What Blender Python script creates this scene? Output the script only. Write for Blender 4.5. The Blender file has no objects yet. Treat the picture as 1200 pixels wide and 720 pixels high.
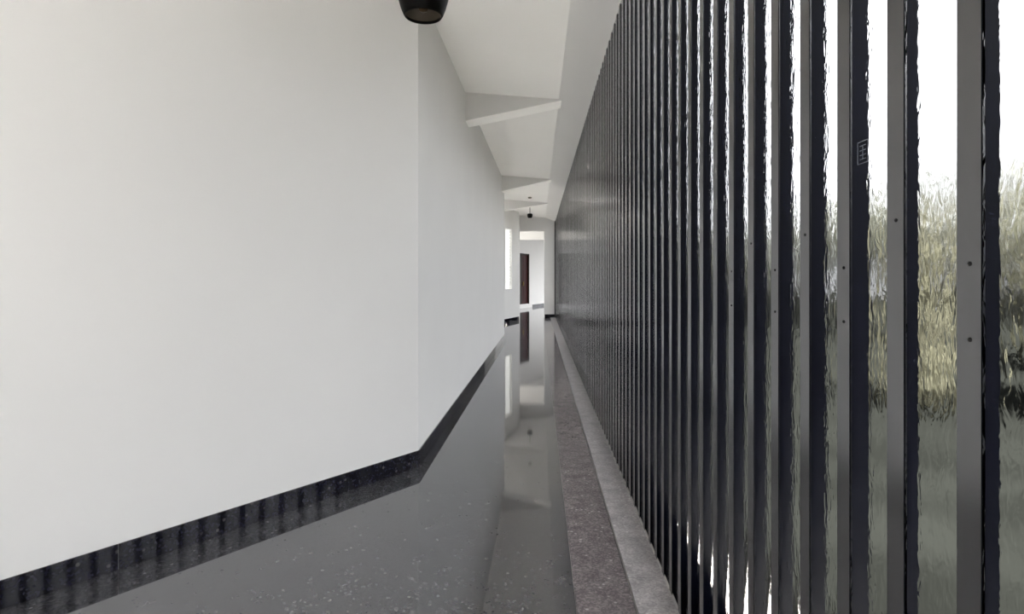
import bpy, bmesh, math, random
from mathutils import Vector, Matrix

scn = bpy.context.scene
COL = scn.collection

# ------------------------------------------------------------------ camera
CAM_H = 1.5
cam_data = bpy.data.cameras.new('camera')
cam_data.sensor_width = 36.0
cam_data.lens = 21.0                      # 700 px focal length in a 1200 px frame
cam_data.shift_y = -34.5 / 1200.0         # level camera, horizon a little above the middle
cam_data.clip_start = 0.02
cam_data.clip_end = 400
cam = bpy.data.objects.new('camera', cam_data)
COL.objects.link(cam)
cam.location = (0, 0, CAM_H)
cam.rotation_euler = (math.pi / 2, 0, 0)
scn.camera = cam

# ------------------------------------------------------------------ world: bright overcast sky
SKY = 2.3
world = bpy.data.worlds.new('overcast_sky')
scn.world = world
world.use_nodes = True
wnt = world.node_tree
wnt.nodes.clear()
w_out = wnt.nodes.new('ShaderNodeOutputWorld')
w_bg = wnt.nodes.new('ShaderNodeBackground')
# standard overcast sky: three times as bright overhead as at the horizon, L = Lz (1 + 2 sin e) / 3
w_tc = wnt.nodes.new('ShaderNodeTexCoord')
w_sep = wnt.nodes.new('ShaderNodeSeparateXYZ')
w_mr = wnt.nodes.new('ShaderNodeMapRange')
w_mr.inputs['To Min'].default_value = SKY / 3.0
w_mr.inputs['To Max'].default_value = SKY
wnt.links.new(w_tc.outputs['Generated'], w_sep.inputs[0])
wnt.links.new(w_sep.outputs['Z'], w_mr.inputs[0])
wnt.links.new(w_mr.outputs[0], w_bg.inputs['Strength'])
w_bg.inputs['Color'].default_value = (0.965, 0.975, 1.0, 1)
wnt.links.new(w_bg.outputs[0], w_out.inputs[0])

# hazy sun from behind, travelling along the corridor so that none of it falls through the glass
sun_data = bpy.data.lights.new('sun', 'SUN')
sun_data.energy = 52.0
sun_data.angle = math.radians(1.0)
sun_data.color = (1.0, 0.965, 0.91)
sun = bpy.data.objects.new('sun', sun_data)
COL.objects.link(sun)
sun.location = (0, -20, 30)
_el, _az = math.radians(56), math.radians(2.9)        # heading a little right of straight ahead
_dir = Vector((math.sin(_az) * math.cos(_el), math.cos(_az) * math.cos(_el), -math.sin(_el)))
sun.rotation_euler = _dir.to_track_quat('-Z', 'Y').to_euler()

# ------------------------------------------------------------------ exposure and light paths
scn.view_settings.view_transform = 'Standard'
scn.view_settings.look = 'None'
scn.view_settings.gamma = 1.0
scn.view_settings.use_curve_mapping = False
scn.view_settings.exposure = 1.3
scn.cycles.max_bounces = 16
scn.cycles.diffuse_bounces = 9
scn.cycles.glossy_bounces = 6
scn.cycles.transmission_bounces = 12
scn.cycles.transparent_max_bounces = 16
scn.cycles.caustics_refractive = True
scn.cycles.caustics_reflective = True
scn.cycles.blur_glossy = 0.3
scn.cycles.sample_clamp_indirect = 12.0


# ------------------------------------------------------------------ helpers
def link(o, parent=None):
    COL.objects.link(o)
    if parent is not None:
        o.parent = parent
    return o


def obj(name, bm, material, parent=None, smooth=False):
    bmesh.ops.recalc_face_normals(bm, faces=bm.faces[:])
    me = bpy.data.meshes.new(name)
    bm.to_mesh(me)
    bm.free()
    if smooth:
        for p in me.polygons:
            p.use_smooth = True
    me.materials.append(material)
    return link(bpy.data.objects.new(name, me), parent)


def structure(o, label=None, category=None):
    o['kind'] = 'structure'
    if label:
        o['label'] = label
    if category:
        o['category'] = category
    return o


def thing(o, label, category, group=None):
    o['label'] = label
    o['category'] = category
    if group:
        o['group'] = group
    return o


def empty(name, loc=(0, 0, 0), parent=None):
    e = bpy.data.objects.new(name, None)
    e.location = loc
    e.empty_display_size = 0.1
    return link(e, parent)


def add_hexa(bm, lo, hi):
    """lo, hi: four points each (bottom ring, top ring)."""
    a = [bm.verts.new(p) for p in lo]
    b = [bm.verts.new(p) for p in hi]
    bm.faces.new(a[::-1])
    bm.faces.new(b)
    for i in range(4):
        j = (i + 1) % 4
        bm.faces.new((a[i], a[j], b[j], b[i]))


def add_box(bm, x0, x1, y0, y1, z0, z1):
    ring = [(x0, y0), (x1, y0), (x1, y1), (x0, y1)]
    add_hexa(bm, [(x, y, z0) for x, y in ring], [(x, y, z1) for x, y in ring])


def add_plan_box(bm, p0, p1, t0, t1, z0, z1):
    """A box standing on the plan line p0-p1, from offset t0 to t1 along its right-hand normal."""
    d = Vector((p1[0] - p0[0], p1[1] - p0[1])).normalized()
    n = Vector((d.y, -d.x))
    a0 = Vector(p0) + n * t0
    a1 = Vector(p1) + n * t0
    b1 = Vector(p1) + n * t1
    b0 = Vector(p0) + n * t1
    ring = [a0, a1, b1, b0]
    add_hexa(bm, [(q.x, q.y, z0) for q in ring], [(q.x, q.y, z1) for q in ring])


def bevel(bm, w, seg=1):
    bmesh.ops.remove_doubles(bm, verts=bm.verts[:], dist=1e-6)
    bmesh.ops.bevel(bm, geom=bm.edges[:], offset=w, segments=seg, affect='EDGES', profile=0.5)


def add_lathe(bm, profile, seg=32, center=(0, 0, 0)):
    rings = []
    for r, z in profile:
        if r < 1e-6:
            rings.append([bm.verts.new((center[0], center[1], center[2] + z))])
        else:
            rings.append([bm.verts.new((center[0] + r * math.cos(2 * math.pi * k / seg),
                                        center[1] + r * math.sin(2 * math.pi * k / seg),
                                        center[2] + z)) for k in range(seg)])
    for a, b in zip(rings, rings[1:]):
        for k in range(seg):
            m = (k + 1) % seg
            if len(a) == 1 and len(b) == 1:
                continue
            if len(a) == 1:
                bm.faces.new((a[0], b[m], b[k]))
            elif len(b) == 1:
                bm.faces.new((a[k], a[m], b[0]))
            else:
                bm.faces.new((a[k], a[m], b[m], b[k]))


# ------------------------------------------------------------------ materials
def new_mat(name):
    m = bpy.data.materials.new(name)
    m.use_nodes = True
    nt = m.node_tree
    nt.nodes.clear()
    out = nt.nodes.new('ShaderNodeOutputMaterial')
    return m, nt, out


def principled(name, color, rough=0.5, metallic=0.0, spec=0.5, var=0.0, scale=8.0, bump=0.0, bump_scale=60.0,
               stretch=(1, 1, 1), ior=1.5):
    m, nt, out = new_mat(name)
    p = nt.nodes.new('ShaderNodeBsdfPrincipled')
    p.inputs['IOR'].default_value = ior
    p.inputs['Roughness'].default_value = rough
    p.inputs['Metallic'].default_value = metallic
    p.inputs['Specular IOR Level'].default_value = spec
    nt.links.new(p.outputs[0], out.inputs[0])
    tc = nt.nodes.new('ShaderNodeTexCoord')
    mp = nt.nodes.new('ShaderNodeMapping')
    mp.inputs['Scale'].default_value = stretch
    nt.links.new(tc.outputs['Object'], mp.inputs['Vector'])
    n = nt.nodes.new('ShaderNodeTexNoise')
    n.inputs['Scale'].default_value = scale
    n.inputs['Detail'].default_value = 4
    nt.links.new(mp.outputs[0], n.inputs['Vector'])
    r = nt.nodes.new('ShaderNodeValToRGB')
    c = Vector(color)
    r.color_ramp.elements[0].position = 0.3
    r.color_ramp.elements[1].position = 0.7
    r.color_ramp.elements[0].color = (*(c * (1 - var)), 1)
    r.color_ramp.elements[1].color = (*(c * (1 + var)), 1)
    nt.links.new(n.outputs['Fac'], r.inputs[0])
    nt.links.new(r.outputs[0], p.inputs['Base Color'])
    if bump > 0:
        n2 = nt.nodes.new('ShaderNodeTexNoise')
        n2.inputs['Scale'].default_value = bump_scale
        n2.inputs['Detail'].default_value = 3
        nt.links.new(mp.outputs[0], n2.inputs['Vector'])
        b = nt.nodes.new('ShaderNodeBump')
        b.inputs['Strength'].default_value = bump
        b.inputs['Distance'].default_value = 0.01
        nt.links.new(n2.outputs['Fac'], b.inputs['Height'])
        nt.links.new(b.outputs[0], p.inputs['Normal'])
    return m


def granite(name, base, fleck, fleck2, rough, grain=60.0, density=0.5, bump=0.0, spec=0.5, coarse=9.0, ior=1.5):
    """Speckled polished stone: fine grain, larger pale chips, slow cloudy variation."""
    m, nt, out = new_mat(name)
    p = nt.nodes.new('ShaderNodeBsdfPrincipled')
    p.inputs['Specular IOR Level'].default_value = spec
    p.inputs['IOR'].default_value = ior
    nt.links.new(p.outputs[0], out.inputs[0])
    tc = nt.nodes.new('ShaderNodeTexCoord')
    v1 = nt.nodes.new('ShaderNodeTexVoronoi')
    v1.inputs['Scale'].default_value = grain
    nt.links.new(tc.outputs['Object'], v1.inputs['Vector'])
    sep = nt.nodes.new('ShaderNodeSeparateColor')
    nt.links.new(v1.outputs['Color'], sep.inputs[0])
    r1 = nt.nodes.new('ShaderNodeValToRGB')
    r1.color_ramp.elements[0].position = density
    r1.color_ramp.elements[1].position = 1.0
    r1.color_ramp.elements[0].color = (*base, 1)
    r1.color_ramp.elements[1].color = (*fleck, 1)
    nt.links.new(sep.outputs[0], r1.inputs[0])
    v2 = nt.nodes.new('ShaderNodeTexVoronoi')
    v2.inputs['Scale'].default_value = grain * 0.33
    v2.inputs['Randomness'].default_value = 1.0
    nt.links.new(tc.outputs['Object'], v2.inputs['Vector'])
    sep2 = nt.nodes.new('ShaderNodeSeparateColor')
    nt.links.new(v2.outputs['Color'], sep2.inputs[0])
    r2 = nt.nodes.new('ShaderNodeValToRGB')
    r2.color_ramp.elements[0].position = 0.86
    r2.color_ramp.elements[0].color = (0, 0, 0, 1)
    r2.color_ramp.elements[1].position = 0.9
    r2.color_ramp.elements[1].color = (1, 1, 1, 1)
    nt.links.new(sep2.outputs[1], r2.inputs[0])
    # keep only the chip's middle so that chips stand apart
    rr = nt.nodes.new('ShaderNodeValToRGB')
    rr.color_ramp.elements[0].position = 0.18
    rr.color_ramp.elements[0].color = (1, 1, 1, 1)
    rr.color_ramp.elements[1].position = 0.36
    rr.color_ramp.elements[1].color = (0, 0, 0, 1)
    nt.links.new(v2.outputs['Distance'], rr.inputs[0])
    mul = nt.nodes.new('ShaderNodeMath')
    mul.operation = 'MULTIPLY'
    nt.links.new(r2.outputs[0], mul.inputs[0])
    nt.links.new(rr.outputs[0], mul.inputs[1])
    mix = nt.nodes.new('ShaderNodeMix')
    mix.data_type = 'RGBA'
    mix.inputs[7].default_value = (*fleck2, 1)
    nt.links.new(mul.outputs[0], mix.inputs[0])
    nt.links.new(r1.outputs[0], mix.inputs[6])
    n = nt.nodes.new('ShaderNodeTexNoise')
    n.inputs['Scale'].default_value = coarse
    n.inputs['Detail'].default_value = 5
    nt.links.new(tc.outputs['Object'], n.inputs['Vector'])
    r3 = nt.nodes.new('ShaderNodeValToRGB')
    r3.color_ramp.elements[0].position = 0.25
    r3.color_ramp.elements[1].position = 0.75
    r3.color_ramp.elements[0].color = (0.7, 0.7, 0.7, 1)
    r3.color_ramp.elements[1].color = (1.25, 1.25, 1.25, 1)
    nt.links.new(n.outputs['Fac'], r3.inputs[0])
    mm = nt.nodes.new('ShaderNodeMix')
    mm.data_type = 'RGBA'
    mm.blend_type = 'MULTIPLY'
    mm.inputs[0].default_value = 1.0
    nt.links.new(mix.outputs[2], mm.inputs[6])
    nt.links.new(r3.outputs[0], mm.inputs[7])
    nt.links.new(mm.outputs[2], p.inputs['Base Color'])
    rv = nt.nodes.new('ShaderNodeMapRange')
    rv.inputs['To Min'].default_value = rough * 0.75
    rv.inputs['To Max'].default_value = rough * 1.3
    nt.links.new(n.outputs['Fac'], rv.inputs[0])
    nt.links.new(rv.outputs[0], p.inputs['Roughness'])
    if bump > 0:
        b = nt.nodes.new('ShaderNodeBump')
        b.inputs['Strength'].default_value = bump
        b.inputs['Distance'].default_value = 0.01
        nt.links.new(n.outputs['Fac'], b.inputs['Height'])
        nt.links.new(b.outputs[0], p.inputs['Normal'])
    return m


def patterned_glass(name):
    """Hammered, weathered sheet glass: bends what lies behind it, mirrors only weakly."""
    m, nt, out = new_mat(name)
    tc = nt.nodes.new('ShaderNodeTexCoord')
    info = nt.nodes.new('ShaderNodeObjectInfo')
    vadd = nt.nodes.new('ShaderNodeVectorMath')
    vadd.operation = 'MULTIPLY_ADD'
    vadd.inputs[1].default_value = (1, 1, 1)
    comb = nt.nodes.new('ShaderNodeCombineXYZ')
    sc = nt.nodes.new('ShaderNodeMath')
    sc.operation = 'MULTIPLY'
    sc.inputs[1].default_value = 37.0
    nt.links.new(info.outputs['Random'], sc.inputs[0])
    for k in range(3):
        nt.links.new(sc.outputs[0], comb.inputs[k])
    nt.links.new(tc.outputs['Object'], vadd.inputs[0])
    nt.links.new(comb.outputs[0], vadd.inputs[2])
    mp = nt.nodes.new('ShaderNodeMapping')
    mp.inputs['Scale'].default_value = (1, 1.0, 0.45)
    nt.links.new(vadd.outputs[0], mp.inputs['Vector'])
    n1 = nt.nodes.new('ShaderNodeTexNoise')
    n1.inputs['Scale'].default_value = 55
    n1.inputs['Detail'].default_value = 2
    n1.inputs['Distortion'].default_value = 0.6
    nt.links.new(mp.outputs[0], n1.inputs['Vector'])
    b1 = nt.nodes.new('ShaderNodeBump')
    b1.inputs['Strength'].default_value = 0.18
    b1.inputs['Distance'].default_value = 0.006
    nt.links.new(n1.outputs['Fac'], b1.inputs['Height'])
    refr = nt.nodes.new('ShaderNodeBsdfRefraction')
    refr.distribution = 'BECKMANN'
    refr.inputs['IOR'].default_value = 1.3
    refr.inputs['Roughness'].default_value = 0.10
    refr.inputs['Color'].default_value = (0.92, 0.925, 0.93, 1)
    nt.links.new(b1.outputs[0], refr.inputs['Normal'])
    gl = nt.nodes.new('ShaderNodeBsdfGlossy')
    gl.distribution = 'BECKMANN'
    gl.inputs['Roughness'].default_value = 0.12
    gl.inputs['Color'].default_value = (0.9, 0.9, 0.92, 1)
    fr = nt.nodes.new('ShaderNodeFresnel')
    fr.inputs['IOR'].default_value = 1.04
    mix = nt.nodes.new('ShaderNodeMixShader')
    # reflection is cut off except at a grazing angle
    mr = nt.nodes.new('ShaderNodeMapRange')
    mr.inputs['From Min'].default_value = 0.07
    mr.inputs['From Max'].default_value = 0.6
    nt.links.new(fr.outputs[0], mr.inputs[0])
    nt.links.new(mr.outputs[0], mix.inputs[0])
    nt.links.new(refr.outputs[0], mix.inputs[1])
    nt.links.new(gl.outputs[0], mix.inputs[2])
    nt.links.new(mix.outputs[0], out.inputs[0])
    return m


M = {
    'plaster': principled('white_plaster', (0.86, 0.853, 0.835), rough=0.75, spec=0.2, var=0.012, scale=1.3, bump=0.04,
                          bump_scale=35),
    'ceiling': principled('ceiling_paint', (0.89, 0.88, 0.86), rough=0.85, spec=0.15, var=0.012, scale=1.0),
    'floor': granite('polished_terrazzo', (0.031, 0.031, 0.036), (0.085, 0.083, 0.09), (0.13, 0.125, 0.125), 0.045,
                     grain=95, density=0.25, spec=1.0, ior=1.7),
    'border': granite('dark_red_granite', (0.14, 0.124, 0.128), (0.25, 0.215, 0.22), (0.38, 0.35, 0.35), 0.10,
                      grain=110, density=0.3),
    'kerb': granite('pale_grey_granite', (0.30, 0.285, 0.292), (0.46, 0.44, 0.445), (0.6, 0.58, 0.57), 0.35,
                    grain=110, density=0.2, bump=0.15),
    'skirting': granite('black_blue_granite', (0.006, 0.006, 0.012), (0.02, 0.02, 0.035), (0.08, 0.075, 0.075), 0.035,
                        grain=90, density=0.55, spec=0.5),
    'grout': principled('pale_grout', (0.45, 0.43, 0.42), rough=0.9),
    'mullion': principled('dark_grey_steel_paint', (0.045, 0.044, 0.046), rough=0.22, spec=1.0, ior=1.75, var=0.18, scale=6,
                          stretch=(1, 1, 0.12)),
    'flank_black': principled('near_black_flank', (0.002, 0.0025, 0.006), rough=0.4, spec=0.08),
    'screw': principled('blackened_screw', (0.02, 0.02, 0.02), rough=0.5, metallic=0.6),
    'glass': patterned_glass('hammered_glass'),
    'etch': principled('etched_mark', (0.12, 0.13, 0.15), rough=0.8),
    'sealant': principled('pale_mortar', (0.36, 0.345, 0.335), rough=0.85, var=0.2, scale=25, bump=0.3, bump_scale=50),
    'black_metal': principled('black_lamp_enamel', (0.002, 0.0015, 0.001), rough=0.35, spec=0.12),
    'lamp_inside': principled('bronze_lamp_inside', (0.035, 0.022, 0.009), rough=0.5),
    'bulb': principled('unlit_amber_bulb', (0.04, 0.024, 0.008), rough=0.4, spec=0.2),
    'louver': principled('frosted_louver_glass', (0.9, 0.9, 0.88), rough=0.5),
    'white_frame': principled('white_window_paint', (0.8, 0.8, 0.78), rough=0.5),
    'door_dark': principled('dark_brown_wood', (0.030, 0.022, 0.017), spec=0.08, rough=0.5, var=0.3, scale=5, stretch=(8, 8, 0.6)),
    'door_red': principled('red_brown_wood', (0.040, 0.007, 0.007), spec=0.08, rough=0.5, var=0.3, scale=5, stretch=(8, 8, 0.6)),
    'brass': principled('dull_brass', (0.4, 0.28, 0.1), rough=0.35, metallic=1.0),
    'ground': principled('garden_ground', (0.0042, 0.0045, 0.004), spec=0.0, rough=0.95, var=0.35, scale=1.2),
    'bounce_channel': principled('pale_bounce_surface', (0.80, 0.785, 0.75), rough=0.9, var=0.08, scale=2),  # for the added channel that bounces sun upward
    'court': principled('grey_court_paving', (0.10, 0.098, 0.093), rough=0.9, var=0.08, scale=2),
    'dark_screen': principled('dark_grey_screen', (0.05, 0.05, 0.05), spec=0.1, rough=0.9, var=0.2, scale=4),
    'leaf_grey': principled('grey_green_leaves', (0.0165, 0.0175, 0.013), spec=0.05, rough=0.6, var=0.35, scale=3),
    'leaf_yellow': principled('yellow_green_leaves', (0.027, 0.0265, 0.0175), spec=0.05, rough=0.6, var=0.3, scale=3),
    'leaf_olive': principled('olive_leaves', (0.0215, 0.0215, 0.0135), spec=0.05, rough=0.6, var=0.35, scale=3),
    'bark': principled('grey_bark', (0.10, 0.085, 0.065), rough=0.9, var=0.3, scale=12),
    'soot': principled('smoke_detector_grey', (0.22, 0.20, 0.17), rough=0.6),
}

# frosted louver slats let daylight through
nt_l = M['louver'].node_tree
p_l = [n for n in nt_l.nodes if n.type == 'BSDF_PRINCIPLED'][0]
tr_l = nt_l.nodes.new('ShaderNodeBsdfTranslucent')
tr_l.inputs['Color'].default_value = (0.92, 0.93, 0.92, 1)
mx_l = nt_l.nodes.new('ShaderNodeMixShader')
mx_l.inputs[0].default_value = 0.75
nt_l.links.new(p_l.outputs[0], mx_l.inputs[1])
nt_l.links.new(tr_l.outputs[0], mx_l.inputs[2])
nt_l.links.new(mx_l.outputs[0], [n for n in nt_l.nodes if n.type == 'OUTPUT_MATERIAL'][0].inputs[0])

# ------------------------------------------------------------------ plan of the corridor (metres, camera at the origin)
B = 0.0443                       # the glass wall drifts right by this much per metre
GX = 0.6236                      # its inner face beside the camera


def along(lat, y):               # a plan point at a given offset from the corridor axis
    return (lat + B * y, y)


CEIL = 3.85
W1_A = (-5.18, -1.0)
W1_B = (-0.745, 4.74)
W2_B = (-0.186, 14.48)
W3_0 = (-1.25, 16.63)
W3_A = (-0.252, 19.63)
W3_B = (0.241, 21.10)
END_Y = 22.3
W4_0 = (-0.9, 25.83)
W4_1 = (4.6, 38.68)

# floor -------------------------------------------------------------
bm = bmesh.new()
ys = (-3.0, 40.0)
add_hexa(bm, [(-7, ys[0], -0.12), (0.17 + B * ys[0], ys[0], -0.12), (0.17 + B * END_Y, END_Y, -0.12), (-7, END_Y, -0.12)],
         [(-7, ys[0], 0), (0.17 + B * ys[0], ys[0], 0), (0.17 + B * END_Y, END_Y, 0), (-7, END_Y, 0)])
add_box(bm, -7, 6, END_Y, ys[1], -0.12, 0)
floor = structure(obj('floor', bm, M['floor']), 'dark speckled polished floor mirroring the corridor walls', 'floor')

# dark border slabs and pale kerb slabs beside the glass wall --------
random.seed(4)
bm = bmesh.new()
add_hexa(bm, [(*along(0.17, -3), -0.12), (*along(0.80, -3), -0.12), (*along(0.80, END_Y), -0.12), (*along(0.17, END_Y), -0.12)],
         [(*along(0.17, -3), -0.006), (*along(0.80, -3), -0.006), (*along(0.80, END_Y), -0.006), (*along(0.17, END_Y), -0.006)])
trim_bed = structure(obj('trim_1', bm, M['grout']), 'stone border and kerb along the foot of the glass wall', 'kerb')


def strip_slabs(name, lat0, lat1, y0, y1, step, mat, z_top, parent, gap=0.004):
    y = y0
    while y < y1 - 0.02:
        e = min(y + step, y1)
        b_ = bmesh.new()
        dz = random.uniform(-0.0006, 0.0006)
        lo = [(*along(lat0, y + gap), -0.006), (*along(lat1, y + gap), -0.006),
              (*along(lat1, e - gap), -0.006), (*along(lat0, e - gap), -0.006)]
        hi = [(q[0], q[1], z_top + dz) for q in lo]
        add_hexa(b_, lo, hi)
        bevel(b_, 0.002)
        obj(name, b_, mat, parent)
        y = e


strip_slabs('border_slab', 0.172, 0.440, -1.25, END_Y, 2.1, M['border'], 0.001, trim_bed, 0.0015)
strip_slabs('kerb_slab', 0.444, 0.700, -1.24, END_Y, 1.05, M['kerb'], 0.012, trim_bed, 0.002)

# ceiling --------------------------------------------------------------
bm = bmesh.new()
y1 = END_Y + 0.3


def ceil_section(ya, yb, profile):
    va = [bm.verts.new((*along(l, ya), z)) for l, z in profile]
    vb = [bm.verts.new((*along(l, yb), z)) for l, z in profile]
    bm.faces.new(va)
    bm.faces.new(vb[::-1])
    for i in range(len(profile)):
        j = (i + 1) % len(profile)
        bm.faces.new((va[i], vb[i], vb[j], va[j]))


def full(left):
    return [(left, CEIL), (-1.25, CEIL), (0.257, CEIL - 0.11), (GX, 3.60), (GX + 0.14, 3.60), (GX + 0.14, 4.15), (left, 4.15)]


# beyond the long wall the roof is cut back, out of view, to let daylight in
ceil_section(-2.2, 11.0, full(-7.0))
ceil_section(11.0, 14.3, full(-4.2))
ceil_section(14.3, 17.6, full(-4.2))
ceil_section(17.6, 21.6, full(-1.3))
ceil_section(21.6, y1, full(-7.0))
add_box(bm, -7.0, 5.5, y1, 41, CEIL, 4.15)
ceiling = structure(obj('ceiling', bm, M['ceiling']), 'white flat ceiling sloping down beside the glass wall', 'ceiling')


def beam(yc, thick, z_left, name='ceiling_beam'):
    """Haunched beam: deep at the left wall, running out at the ceiling's kink."""
    xl = -1.017 + 0.0574 * yc - 0.25
    if yc > 15:
        xl -= 0.9
    if yc < 4:
        xl = -4.0
    kx = along(0.30, yc)[0]
    b_ = bmesh.new()
    wl = -1.017 + 0.0574 * yc
    sl = (CEIL - 0.12 - z_left) / (kx - wl)
    zl = z_left + sl * (xl - wl) if yc > 4 else z_left
    lo = [(xl, yc, zl), (kx, yc - B * 0.0, CEIL - 0.12), (kx + B * thick, yc + thick, CEIL - 0.12), (xl, yc + thick, zl)]
    hi = [(q[0], q[1], CEIL + 0.05) for q in lo]
    add_hexa(b_, lo, hi)
    return obj(name, b_, M['ceiling'], ceiling)


beam(7.5, 0.35, 3.47)
beam(13.6, 0.35, 3.47)
beam(17.9, 0.30, 3.55)
b_ = bmesh.new()
add_box(b_, -1.5, 4.0, 25.4, 25.8, 3.12, CEIL + 0.05)
obj('ceiling_beam', b_, M['ceiling'], ceiling)


# left walls -------------------------------------------------------------
def wall(name, p0, p1, z1, thick, label, holes=(), mat='plaster'):
    """Solid wall left of the line p0-p1 with rectangular openings given as (distance0, distance1, z0, z1)."""
    b = bmesh.new()
    d = Vector((p1[0] - p0[0], p1[1] - p0[1]))
    L = d.length
    d.normalize()

    def at(s):
        return (p0[0] + d.x * s, p0[1] + d.y * s)
    cuts = sorted({0.0, L, *[h[0] for h in holes], *[h[1] for h in holes]})
    for s0, s1 in zip(cuts, cuts[1:]):
        hs = [h for h in holes if h[0] < (s0 + s1) / 2 < h[1]]
        if not hs:
            add_plan_box(b, at(s0), at(s1), -thick, 0, 0, z1)
        for h in hs:
            if h[2] > 0:
                add_plan_box(b, at(s0), at(s1), -thick, 0, 0, h[2])
            if h[3] < z1:
                add_plan_box(b, at(s0), at(s1), -thick, 0, h[3], z1)
    o = obj(name, b, M[mat])
    structure(o, label, 'wall')
    return o


d1 = (Vector(W1_B) - Vector(W1_A)).normalized()
# wall_left: the angled wall and the long straight wall are two plaster faces of one turn
wall_la = wall('wall_left_front', W1_A, W1_B, 3.95, 0.0001, 'large white plaster wall angled across the left foreground')
bpy.data.objects.remove(wall_la)
bm = bmesh.new()
n1 = Vector((d1.y, -d1.x))
d2 = (Vector(W2_B) - Vector(W1_B)).normalized()
n2 = Vector((d2.y, -d2.x))
t = 0.2
bis = (n1 + n2).normalized()
k_b = t / bis.dot(n1)
a_out = Vector(W1_A) - n1 * t
b_out = Vector(W1_B) - bis * k_b
c_out = Vector(W2_B) - n2 * t
add_hexa(bm, [(*W1_A, 0), (*W1_B, 0), (*b_out, 0), (*a_out, 0)], [(*W1_A, 3.95), (*W1_B, 3.95), (*b_out, 3.95), (*a_out, 3.95)])
structure(obj('wall_left_front', bm, M['plaster']), 'large white plaster wall angled across the left foreground', 'wall')
bm = bmesh.new()
add_hexa(bm, [(*W1_B, 0), (*W2_B, 0), (*c_out, 0), (*b_out, 0)], [(*W1_B, 3.95), (*W2_B, 3.95), (*c_out, 3.95), (*b_out, 3.95)])
structure(obj('wall_left', bm, M['plaster']), 'long white plaster wall running down the corridor behind the corner', 'wall')

d3 = Vector((W3_B[0] - W3_A[0], W3_B[1] - W3_A[1])).normalized()
s_A = (Vector(W3_A) - Vector(W3_0)).length
s_w0 = s_A + 0.05
s_w1 = s_A + 0.80
L3 = (Vector(W3_B) - Vector(W3_0)).length
wall('wall_left_far', W3_0, W3_B, 3.95, 0.15, 'far angled white wall holding the bright louvered window',
     holes=[(s_w0, s_w1, 1.08, 3.17)])
# added wall behind the camera, its opening sized to balance the light
bm = bmesh.new()
add_box(bm, -5.6, -3.3, -1.55, -1.32, 0, 3.95)
add_box(bm, -3.3, -1.4, -1.55, -1.32, 2.15, 3.95)
add_box(bm, -1.4, 0.70, -1.55, -1.32, 0, 3.95)
structure(obj('wall_front', bm, M['plaster']), 'added white wall behind the camera with an opening letting in daylight', 'wall')
# side of the portal that continues wall_left_far to the portal plane
bm = bmesh.new()
add_plan_box(bm, W3_B, (W3_B[0] + 0.055, END_Y + 0.25), -0.15, 0, 0, 3.95)
structure(obj('wall_left_portal', bm, M['plaster']), 'narrow white wall end at the left of the far portal', 'wall')

# portal wall at the end of the glass wall
bm = bmesh.new()
gx_end = along(GX, END_Y)[0]
add_box(bm, 1.21, gx_end + 0.2, END_Y, END_Y + 0.25, 0, 3.95)
add_box(bm, W3_B[0] + 0.05, 1.21, END_Y, END_Y + 0.25, 3.24, 3.95)
structure(obj('wall_back', bm, M['plaster']), 'white portal pier and lintel where the glass wall ends', 'wall')

# added outer continuation: keeps sun out of the hall, dark against bounce
bm = bmesh.new()
add_box(bm, gx_end + 0.2, 4.2, END_Y, END_Y + 0.25, -0.1, 3.95)
structure(obj('wall_back_sunblock', bm, M['dark_screen']), 'added dark wall keeping sun and sky out of the far hall', 'wall')

# far hall wall with the door
W4d = (Vector(W4_1) - Vector(W4_0)).normalized()


def w4_s(X):
    return (X - W4_0[0]) / W4d.x


door_s0, door_s1 = w4_s(0.235), w4_s(0.855)
wall4 = wall('wall_far', W4_0, W4_1, 3.95, 0.2, 'bright white end wall with the dark doorway beyond the portal',
             holes=[(door_s0, door_s1, 0.195, 2.68)])


# baseboards -------------------------------------------------------------
def baseboard(name, p0, p1, label, step=1.43, first=0.0, h=0.13, thick=0.014):
    d = Vector((p1[0] - p0[0], p1[1] - p0[1]))
    L = d.length
    d.normalize()
    p0 = Vector(p0)
    bed = bmesh.new()
    add_plan_box(bed, p0, p0 + d * L, 0.0, thick * 0.55, 0.0, h - 0.002)
    root = structure(obj(name, bed, M['grout']), label, 'baseboard')
    s = -((step - first) % step) if first else 0.0
    while s < L - 0.01:
        a, e = max(s, 0), min(s + step, L)
        if e - a > 0.02:
            b = bmesh.new()
            add_plan_box(b, p0 + d * (a + (0.0015 if a > 0 else 0)), p0 + d * (e - (0.0015 if e < L else 0)),
                         thick * 0.3, thick, 0.001, h)
            bevel(b, 0.0015)
            obj('baseboard_tile', b, M['skirting'], root)
        s += step
    return root


L1 = (Vector(W1_B) - Vector(W1_A)).length
s_seam = (Vector((-2.03, 3.075)) - Vector(W1_A)).length
baseboard('baseboard_left_front', W1_A, W1_B, 'dark stone baseboard under the angled left foreground wall', first=s_seam % 1.43)
baseboard('baseboard_left', W1_B, W2_B, 'dark stone baseboard under the long left corridor wall')
baseboard('baseboard_left_far', W3_0, W3_B, 'dark stone baseboard below the louvered window')
bb4 = Vector(W4_0) + W4d * w4_s(1.03)
baseboard('baseboard_far', tuple(bb4), W4_1, 'dark stone baseboard right of the far doorway')
baseboard('baseboard_back', (1.22, END_Y), (gx_end, END_Y), 'short dark stone baseboard under the portal pier')

# ------------------------------------------------------------------ the fluted glass wall on the right
ang = -math.atan(B)
dirv = Vector((B, 1)).normalized()
nrm = Vector((dirv.y, -dirv.x))       # points outdoors
Z0, Z1 = 0.012, 3.64
PERIOD, FACE, PROUD, DEPTH = 0.178, 0.050, 0.0012, 0.043

wall_r = bmesh.new()
sy0, sy1 = -1.25, END_Y - 0.02


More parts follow.
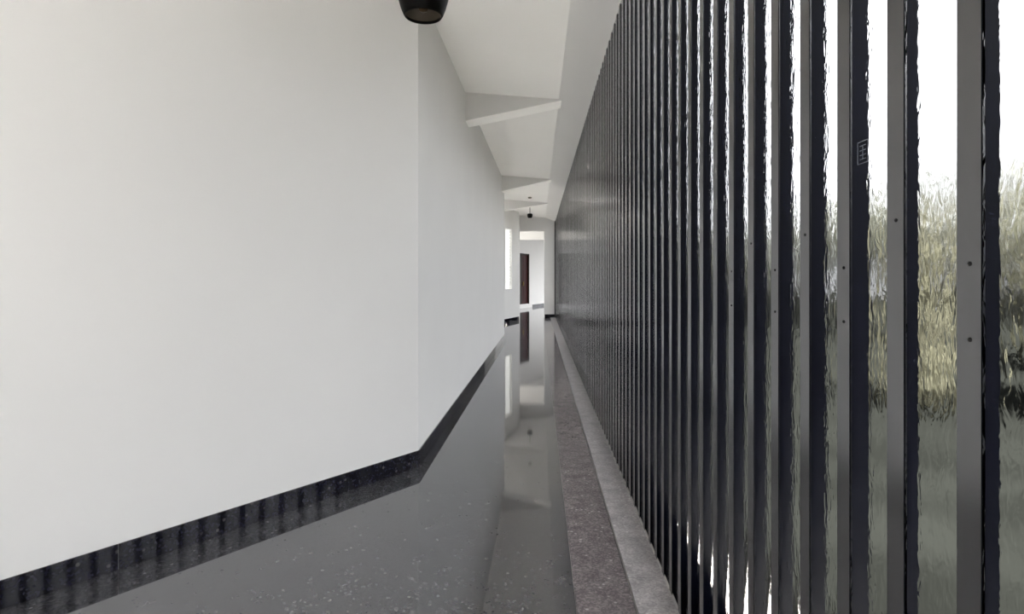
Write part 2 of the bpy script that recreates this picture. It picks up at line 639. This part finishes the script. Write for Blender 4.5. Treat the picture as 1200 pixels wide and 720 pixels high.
def loc_box(b, s0, s1, t0, t1, z0, z1):
    pts = []
    for s, tt in ((s0, t0), (s0, t1), (s1, t1), (s1, t0)):
        q = Vector((GX, 0)) + dirv * s + nrm * tt
        pts.append(q)
    add_hexa(b, [(q.x, q.y, z0) for q in pts], [(q.x, q.y, z1) for q in pts])


loc_box(wall_r, sy0, sy1, PROUD - 0.004, PROUD + 0.05, 3.615, 3.66)      # head rail
loc_box(wall_r, sy0, sy1, PROUD + 0.010, PROUD + 0.05, 0.0, 0.016)       # sill rail
loc_box(wall_r, sy1 - 0.01, sy1 + 0.02, -0.03, 0.10, 0.0, 3.66)          # end post
wall_right = structure(obj('wall_right', wall_r, M['mullion']),
                       'fluted wall of hammered glass strips between dark steel mullions', 'wall')



def mullion_bm(depth):
    b_ = bmesh.new()
    add_box(b_, 0, depth, 0, FACE, Z0, Z1)
    bevel(b_, 0.0006, 1)
    return b_


proto_g = bmesh.new()
PW = PERIOD - FACE
# strip slightly bowed towards the outside, 6 mm thick
NSEG = 4
ring = []
for k in range(NSEG + 1):
    u = k / NSEG
    ring.append((PROUD + 0.0015 * math.sin(math.pi * u), -0.0008 - (PW - 0.0016) * u))
inner = ring
outer = [(x + 0.006, y) for x, y in ring]
vi0 = [proto_g.verts.new((x, y, Z0 + 0.002)) for x, y in inner]
vi1 = [proto_g.verts.new((x, y, Z1 - 0.004)) for x, y in inner]
vo0 = [proto_g.verts.new((x, y, Z0 + 0.002)) for x, y in outer]
vo1 = [proto_g.verts.new((x, y, Z1 - 0.004)) for x, y in outer]
for k in range(NSEG):
    proto_g.faces.new((vi0[k], vi0[k + 1], vi1[k + 1], vi1[k]))
    proto_g.faces.new((vo0[k + 1], vo0[k], vo1[k], vo1[k + 1]))
    proto_g.faces.new((vi0[k + 1], vi0[k], vo0[k], vo0[k + 1]))
    proto_g.faces.new((vi1[k], vi1[k + 1], vo1[k + 1], vo1[k]))
proto_g.faces.new((vi0[0], vi1[0], vo1[0], vo0[0]))
proto_g.faces.new((vi0[-1], vo0[-1], vo1[-1], vi1[-1]))
proto_s = bmesh.new()
# lump of pale mortar that seats each strip on the kerb
add_hexa(proto_s, [(-0.004, -PW + 0.004, 0.010), (PROUD + 0.002, -PW + 0.002, 0.010), (PROUD + 0.002, -0.002, 0.010), (-0.004, -0.006, 0.010)],
         [(0.001, -PW * 0.85, 0.022), (PROUD + 0.001, -PW * 0.95, 0.030), (PROUD + 0.001, -PW * 0.05, 0.030), (0.001, -PW * 0.15, 0.022)])
bevel(proto_s, 0.0025, 1)


def mesh_from(bm_, name, mat):
    bmesh.ops.recalc_face_normals(bm_, faces=bm_.faces[:])
    me = bpy.data.meshes.new(name)
    bm_.to_mesh(me)
    bm_.free()
    me.materials.append(mat)
    return me


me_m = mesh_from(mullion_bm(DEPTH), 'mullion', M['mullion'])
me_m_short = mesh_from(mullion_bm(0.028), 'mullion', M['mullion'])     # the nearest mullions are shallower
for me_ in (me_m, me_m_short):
    me_.materials.append(M['flank_black'])
    for p in me_.polygons:                    # flanks and outer face are coloured near black
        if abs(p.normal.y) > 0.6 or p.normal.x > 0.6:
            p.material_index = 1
me_g = mesh_from(proto_g, 'glass_strip', M['glass'])
for p in me_g.polygons:
    p.use_smooth = False
me_s = mesh_from(proto_s, 'mortar_seat', M['sealant'])
proto_c = bmesh.new()
add_lathe(proto_c, [(0, -0.0018), (0.0018, -0.0018), (0.0034, -0.0006), (0.0034, 0.001), (0, 0.001)], 12)
me_c = mesh_from(proto_c, 'screw', M['screw'])

S0 = 0.842
k0 = -11
k1 = int((sy1 - S0) / PERIOD)
random.seed(11)
glass_by_k = {}
for k in range(k0, k1 + 1):
    s = S0 + PERIOD * k
    q = Vector((GX, 0)) + dirv * s
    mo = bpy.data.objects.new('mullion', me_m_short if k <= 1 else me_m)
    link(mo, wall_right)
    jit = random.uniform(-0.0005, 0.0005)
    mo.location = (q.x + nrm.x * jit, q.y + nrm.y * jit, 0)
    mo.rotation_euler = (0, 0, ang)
    if -2 <= k <= 6:
        for zc in ((1.52, 1.41) if k % 2 == 0 else (1.60,)):
            sc_o = bpy.data.objects.new('screw', me_c)
            link(sc_o, mo)
            sc_o.location = (-0.0003, FACE * 0.45, zc)
            sc_o.rotation_euler = (0, math.pi / 2, 0)
    go = bpy.data.objects.new('glass_strip', me_g)
    link(go, wall_right)
    go.location = (q.x, q.y, 0)
    go.rotation_euler = (0, 0, ang + random.uniform(-0.004, 0.004))
    glass_by_k[k] = go
    se = bpy.data.objects.new('mortar_seat', me_s)
    link(se, wall_right)
    se.location = (q.x, q.y, 0)
    se.rotation_euler = (0, 0, ang)

# small square stamp etched on one strip (a frame with short bars)
gk = glass_by_k[2]
b = bmesh.new()


def mark(y0_, y1_, z0_, z1_):
    add_box(b, PROUD - 0.0004, PROUD + 0.0003, y0_, y1_, z0_, z1_)


cy, cz, hw, hh, lw = -0.046, 1.742, 0.019, 0.022, 0.0016
mark(cy - hw, cy + hw, cz + hh - lw, cz + hh)
mark(cy - hw, cy + hw, cz - hh, cz - hh + lw)
mark(cy - hw, cy - hw + lw, cz - hh, cz + hh)
mark(cy + hw - lw, cy + hw, cz - hh, cz + hh)
for q_ in (0.012, 0.003, -0.006, -0.014):
    mark(cy - hw * 0.55, cy + hw * 0.55, cz + q_, cz + q_ + lw)
mark(cy - lw / 2, cy + lw / 2, cz - 0.014, cz + 0.012)
obj('stamp', b, M['etch'], gk)

# ------------------------------------------------------------------ louvered window in the far left wall
p3 = Vector(W3_0)
n3 = Vector((d3.y, -d3.x))
w3d = (Vector(W3_B) - Vector(W3_0)).normalized()
n3 = Vector((w3d.y, -w3d.x))
bm = bmesh.new()


def w3pt(s):
    q_ = p3 + w3d * s
    return (q_.x, q_.y)


fw = 0.035
add_plan_box(bm, w3pt(s_w0), w3pt(s_w0 + fw), -0.14, 0.008, 1.08, 3.17)
add_plan_box(bm, w3pt(s_w1 - fw), w3pt(s_w1), -0.14, 0.008, 1.08, 3.17)
add_plan_box(bm, w3pt(s_w0 + fw), w3pt(s_w1 - fw), -0.14, 0.008, 1.08, 1.08 + fw)
add_plan_box(bm, w3pt(s_w0 + fw), w3pt(s_w1 - fw), -0.14, 0.008, 3.17 - fw, 3.17)
win = structure(obj('window_1', bm, M['white_frame']), 'tall bright louvered window in the far angled wall', 'window')
zz = 1.08 + fw + 0.01
while zz < 3.17 - fw - 0.10:
    b = bmesh.new()
    a0 = w3pt(s_w0 + fw + 0.004)
    a1 = w3pt(s_w1 - fw - 0.004)
    lo = []
    o_in, o_out = -0.045, -0.100
    pts = []
    for (off, z_) in ((o_in, zz + 0.095), (o_in - 0.006, zz + 0.098), (o_out - 0.006, zz + 0.003), (o_out, zz)):
        pts.append((off, z_))
    A = [(a0[0] + n3.x * of, a0[1] + n3.y * of, z_) for of, z_ in pts]
    Bq = [(a1[0] + n3.x * of, a1[1] + n3.y * of, z_) for of, z_ in pts]
    add_hexa(b, A, Bq)
    obj('louver_slat', b, M['louver'], win)
    zz += 0.1

# ------------------------------------------------------------------ far doorway: step, frame, two leaves
b = bmesh.new()


def w4pt(s):
    q_ = Vector(W4_0) + W4d * s
    return (q_.x, q_.y)


add_plan_box(b, w4pt(door_s0), w4pt(door_s0 + 0.05), -0.16, 0.01, 0.195, 2.68)
add_plan_box(b, w4pt(door_s1 - 0.05), w4pt(door_s1), -0.16, 0.01, 0.195, 2.68)
add_plan_box(b, w4pt(door_s0 + 0.05), w4pt(door_s1 - 0.05), -0.16, 0.01, 2.62, 2.68)
door = structure(obj('door_1', b, M['door_dark']), 'dark double door in a brown frame beyond the portal', 'door')
mid = (door_s0 + door_s1) / 2


def leaf(s0, s1, mat, off):
    b_ = bmesh.new()
    add_plan_box(b_, w4pt(s0), w4pt(s1), off - 0.04, off, 0.20, 2.615)
    o_ = obj('door_leaf', b_, M[mat], door)
    for z0_, z1_ in ((0.35, 1.05), (1.2, 1.85), (2.0, 2.5)):
        q0 = s0 + (s1 - s0) * 0.2
        q1 = s0 + (s1 - s0) * 0.8
        bb = bmesh.new()
        add_plan_box(bb, w4pt(q0), w4pt(q1), off - 0.002, off + 0.008, z0_, z1_)
        bevel(bb, 0.004)
        obj('door_panel', bb, M[mat], o_)
    return o_


lf = leaf(door_s0 + 0.052, mid - 0.003, 'door_dark', -0.06)
rf = leaf(mid + 0.003, door_s1 - 0.052, 'door_red', -0.06)
for lo_, s_ in ((rf, mid + 0.07),):
    b = bmesh.new()
    add_plan_box(b, w4pt(s_), w4pt(s_ + 0.03), -0.06, 0.0, 1.10, 1.30)
    bevel(b, 0.006)
    obj('handle', b, M['brass'], lo_)

# ------------------------------------------------------------------ pendant lamps
def pendant(loc, r_mouth, h, label, stem_top):
    root = empty('pendant_lamp', loc)
    thing(root, label, 'lamp', 'black bucket pendants in the corridor')
    k = r_mouth
    b_ = bmesh.new()
    prof = [(k * 0.93, 0.0), (k * 1.0, 0.012), (k * 1.14, h * 0.16), (k * 1.28, h * 0.34), (k * 1.34, h * 0.55), (k * 1.34, h * 0.80),
            (k * 1.18, h * 0.93), (k * 0.8, h), (0, h)]
    add_lathe(b_, prof, 40)
    # inner wall of the shade
    add_lathe(b_, [(k * 0.93, 0.0), (k * 0.90, 0.006), (k * 0.90, 0.02)], 40)
    bmesh.ops.remove_doubles(b_, verts=b_.verts[:], dist=1e-5)
    obj('lamp_shade', b_, M['black_metal'], root, smooth=True)
    b_ = bmesh.new()
    add_lathe(b_, [(k * 0.905, 0.016), (k * 0.7, h * 0.16), (k * 0.4, h * 0.24), (0, h * 0.26)], 32)
    obj('reflector', b_, M['lamp_inside'], root, smooth=True)
    b_ = bmesh.new()
    add_lathe(b_, [(0, h * 0.08), (k * 0.2, h * 0.10), (k * 0.3, h * 0.17), (k * 0.2, h * 0.24)], 20)
    obj('bulb', b_, M['bulb'], root, smooth=True)
    b_ = bmesh.new()
    top = stem_top - loc[2]
    add_lathe(b_, [(0, h), (0.009, h), (0.009, top - 0.02), (0.045, top - 0.02), (0.045, top), (0, top)], 16)
    obj('stem', b_, M['black_metal'], root)
    return root


pendant(((496 - 600) * 3.6 / 700, 3.6, CAM_H + (325.5 - 19.5) * 3.6 / 700), 0.119, 0.33,
        'large black bucket pendant lamp hanging before the angled left wall', CEIL)
pendant((21 * 19.2 / 700, 19.2, 3.42), 0.065, 0.14, 'small distant dark pendant lamp near the far portal', CEIL)
# small fitting on the ceiling in front of it
b = bmesh.new()
add_lathe(b, [(0, 0), (0.03, 0), (0.05, 0.012), (0.052, 0.04), (0, 0.04)], 20)
o = obj('ceiling_fitting', b, M['soot'], smooth=True)
o.location = (21 * 16.9 / 700, 16.9, 3.738)
thing(o, 'tiny round grey fitting on the ceiling nearer than the distant lamp', 'fitting')

# ------------------------------------------------------------------ garden outside the glass
bm = bmesh.new()
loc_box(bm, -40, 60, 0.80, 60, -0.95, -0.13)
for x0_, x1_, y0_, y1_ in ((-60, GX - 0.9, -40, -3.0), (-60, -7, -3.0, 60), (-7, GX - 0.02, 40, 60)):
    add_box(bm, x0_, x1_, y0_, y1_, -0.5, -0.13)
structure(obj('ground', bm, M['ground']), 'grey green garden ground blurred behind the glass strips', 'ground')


# added: pale channel bouncing sun inward, screen hiding it, paving tuning court bounce
bm = bmesh.new()
loc_box(bm, -6, END_Y, 0.175, 0.80, -0.95, -0.58)
structure(obj('bounce_channel', bm, M['bounce_channel']), 'added unseen pale channel bouncing sunlight up to the ceiling', 'light reflector')
bm = bmesh.new()
loc_box(bm, -1.3, END_Y, 0.075, 0.105, -0.14, 0.26)  # added dark edge that hides the bright channel from the corridor
structure(obj('channel_screen', bm, M['dark_screen']), 'added low dark screen hiding the bounce channel from view', 'dark_screen')
bm = bmesh.new()
add_hexa(bm, [(-6, 11.5, 0), (-1.35, 11.5, 0), (-1.35, 16.2, 0), (-6, 19.0, 0)],
         [(-6, 11.5, 0.01), (-1.35, 11.5, 0.01), (-1.35, 16.2, 0.01), (-6, 19.0, 0.01)])
add_box(bm, -7.0, -0.50, 19.3, 25.2, 0, 0.01)  # added matte cover, stops sun mirroring off the polished floor
structure(obj('court_bounce_paving', bm, M['court']), 'added unseen matte grey paving that sets the light bounced from the court', 'light reflector')


def leaf_cloud(b_, blobs, n, size, rng):
    for _ in range(n):
        c, r = rng.choice(blobs)
        while True:
            v = Vector((rng.uniform(-1, 1), rng.uniform(-1, 1), rng.uniform(-1, 1)))
            if 0.3 < v.length < 1:
                break
        p_ = Vector(c) + Vector((v.x * r[0], v.y * r[1], v.z * r[2]))
        if p_.z < 0.0:
            continue
        u = Vector((rng.gauss(0, 1), rng.gauss(0, 1), rng.gauss(0, 1))).normalized()
        w = u.orthogonal().normalized()
        sz = size * rng.uniform(0.6, 1.3)
        q_ = [p_ - u * sz, p_ + w * sz * 0.45, p_ + u * sz, p_ - w * sz * 0.45]
        b_.faces.new([b_.verts.new(x) for x in q_])


def plant(name, loc, blobs, n, size, mat, label, cat, stems, seed):
    rng = random.Random(seed)
    root = empty(name, loc)
    thing(root, label, cat)
    b_ = bmesh.new()
    leaf_cloud(b_, blobs, n, size, rng)
    me = bpy.data.meshes.new('foliage')
    b_.to_mesh(me)
    b_.free()
    me.materials.append(M[mat])
    f = link(bpy.data.objects.new('foliage', me), root)
    f['kind'] = 'stuff'
    for sx, sy, r, h in stems:
        b_ = bmesh.new()
        add_lathe(b_, [(0, -0.14), (r * 1.2, -0.14), (r, h * 0.4), (r * 0.6, h), (0, h)], 10, (sx, sy, 0))
        obj('trunk', b_, M['bark'], root, smooth=True)
    return root


blobs = []
rng = random.Random(2)
for i in range(46):
    yy = -6 + i * 0.75
    blobs.append(((rng.uniform(-0.3, 0.3), yy, rng.uniform(0.8, 3.2)), (0.9, 0.9, rng.uniform(1.0, 1.5))))
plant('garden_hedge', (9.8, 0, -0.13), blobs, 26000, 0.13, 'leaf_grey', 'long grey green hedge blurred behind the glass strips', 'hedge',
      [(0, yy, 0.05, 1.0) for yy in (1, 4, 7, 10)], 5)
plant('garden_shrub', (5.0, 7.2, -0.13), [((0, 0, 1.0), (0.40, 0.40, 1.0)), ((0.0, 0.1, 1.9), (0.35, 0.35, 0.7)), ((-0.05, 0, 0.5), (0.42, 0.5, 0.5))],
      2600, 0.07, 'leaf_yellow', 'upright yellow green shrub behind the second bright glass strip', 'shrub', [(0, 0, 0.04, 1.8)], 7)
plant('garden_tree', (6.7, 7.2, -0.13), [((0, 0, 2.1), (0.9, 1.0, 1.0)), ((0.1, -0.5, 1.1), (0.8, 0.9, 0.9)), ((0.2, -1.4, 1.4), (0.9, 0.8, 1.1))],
      4200, 0.09, 'leaf_olive', 'bushy olive tree behind the rightmost glass strip', 'tree', [(0, 0, 0.07, 2.0)], 9)
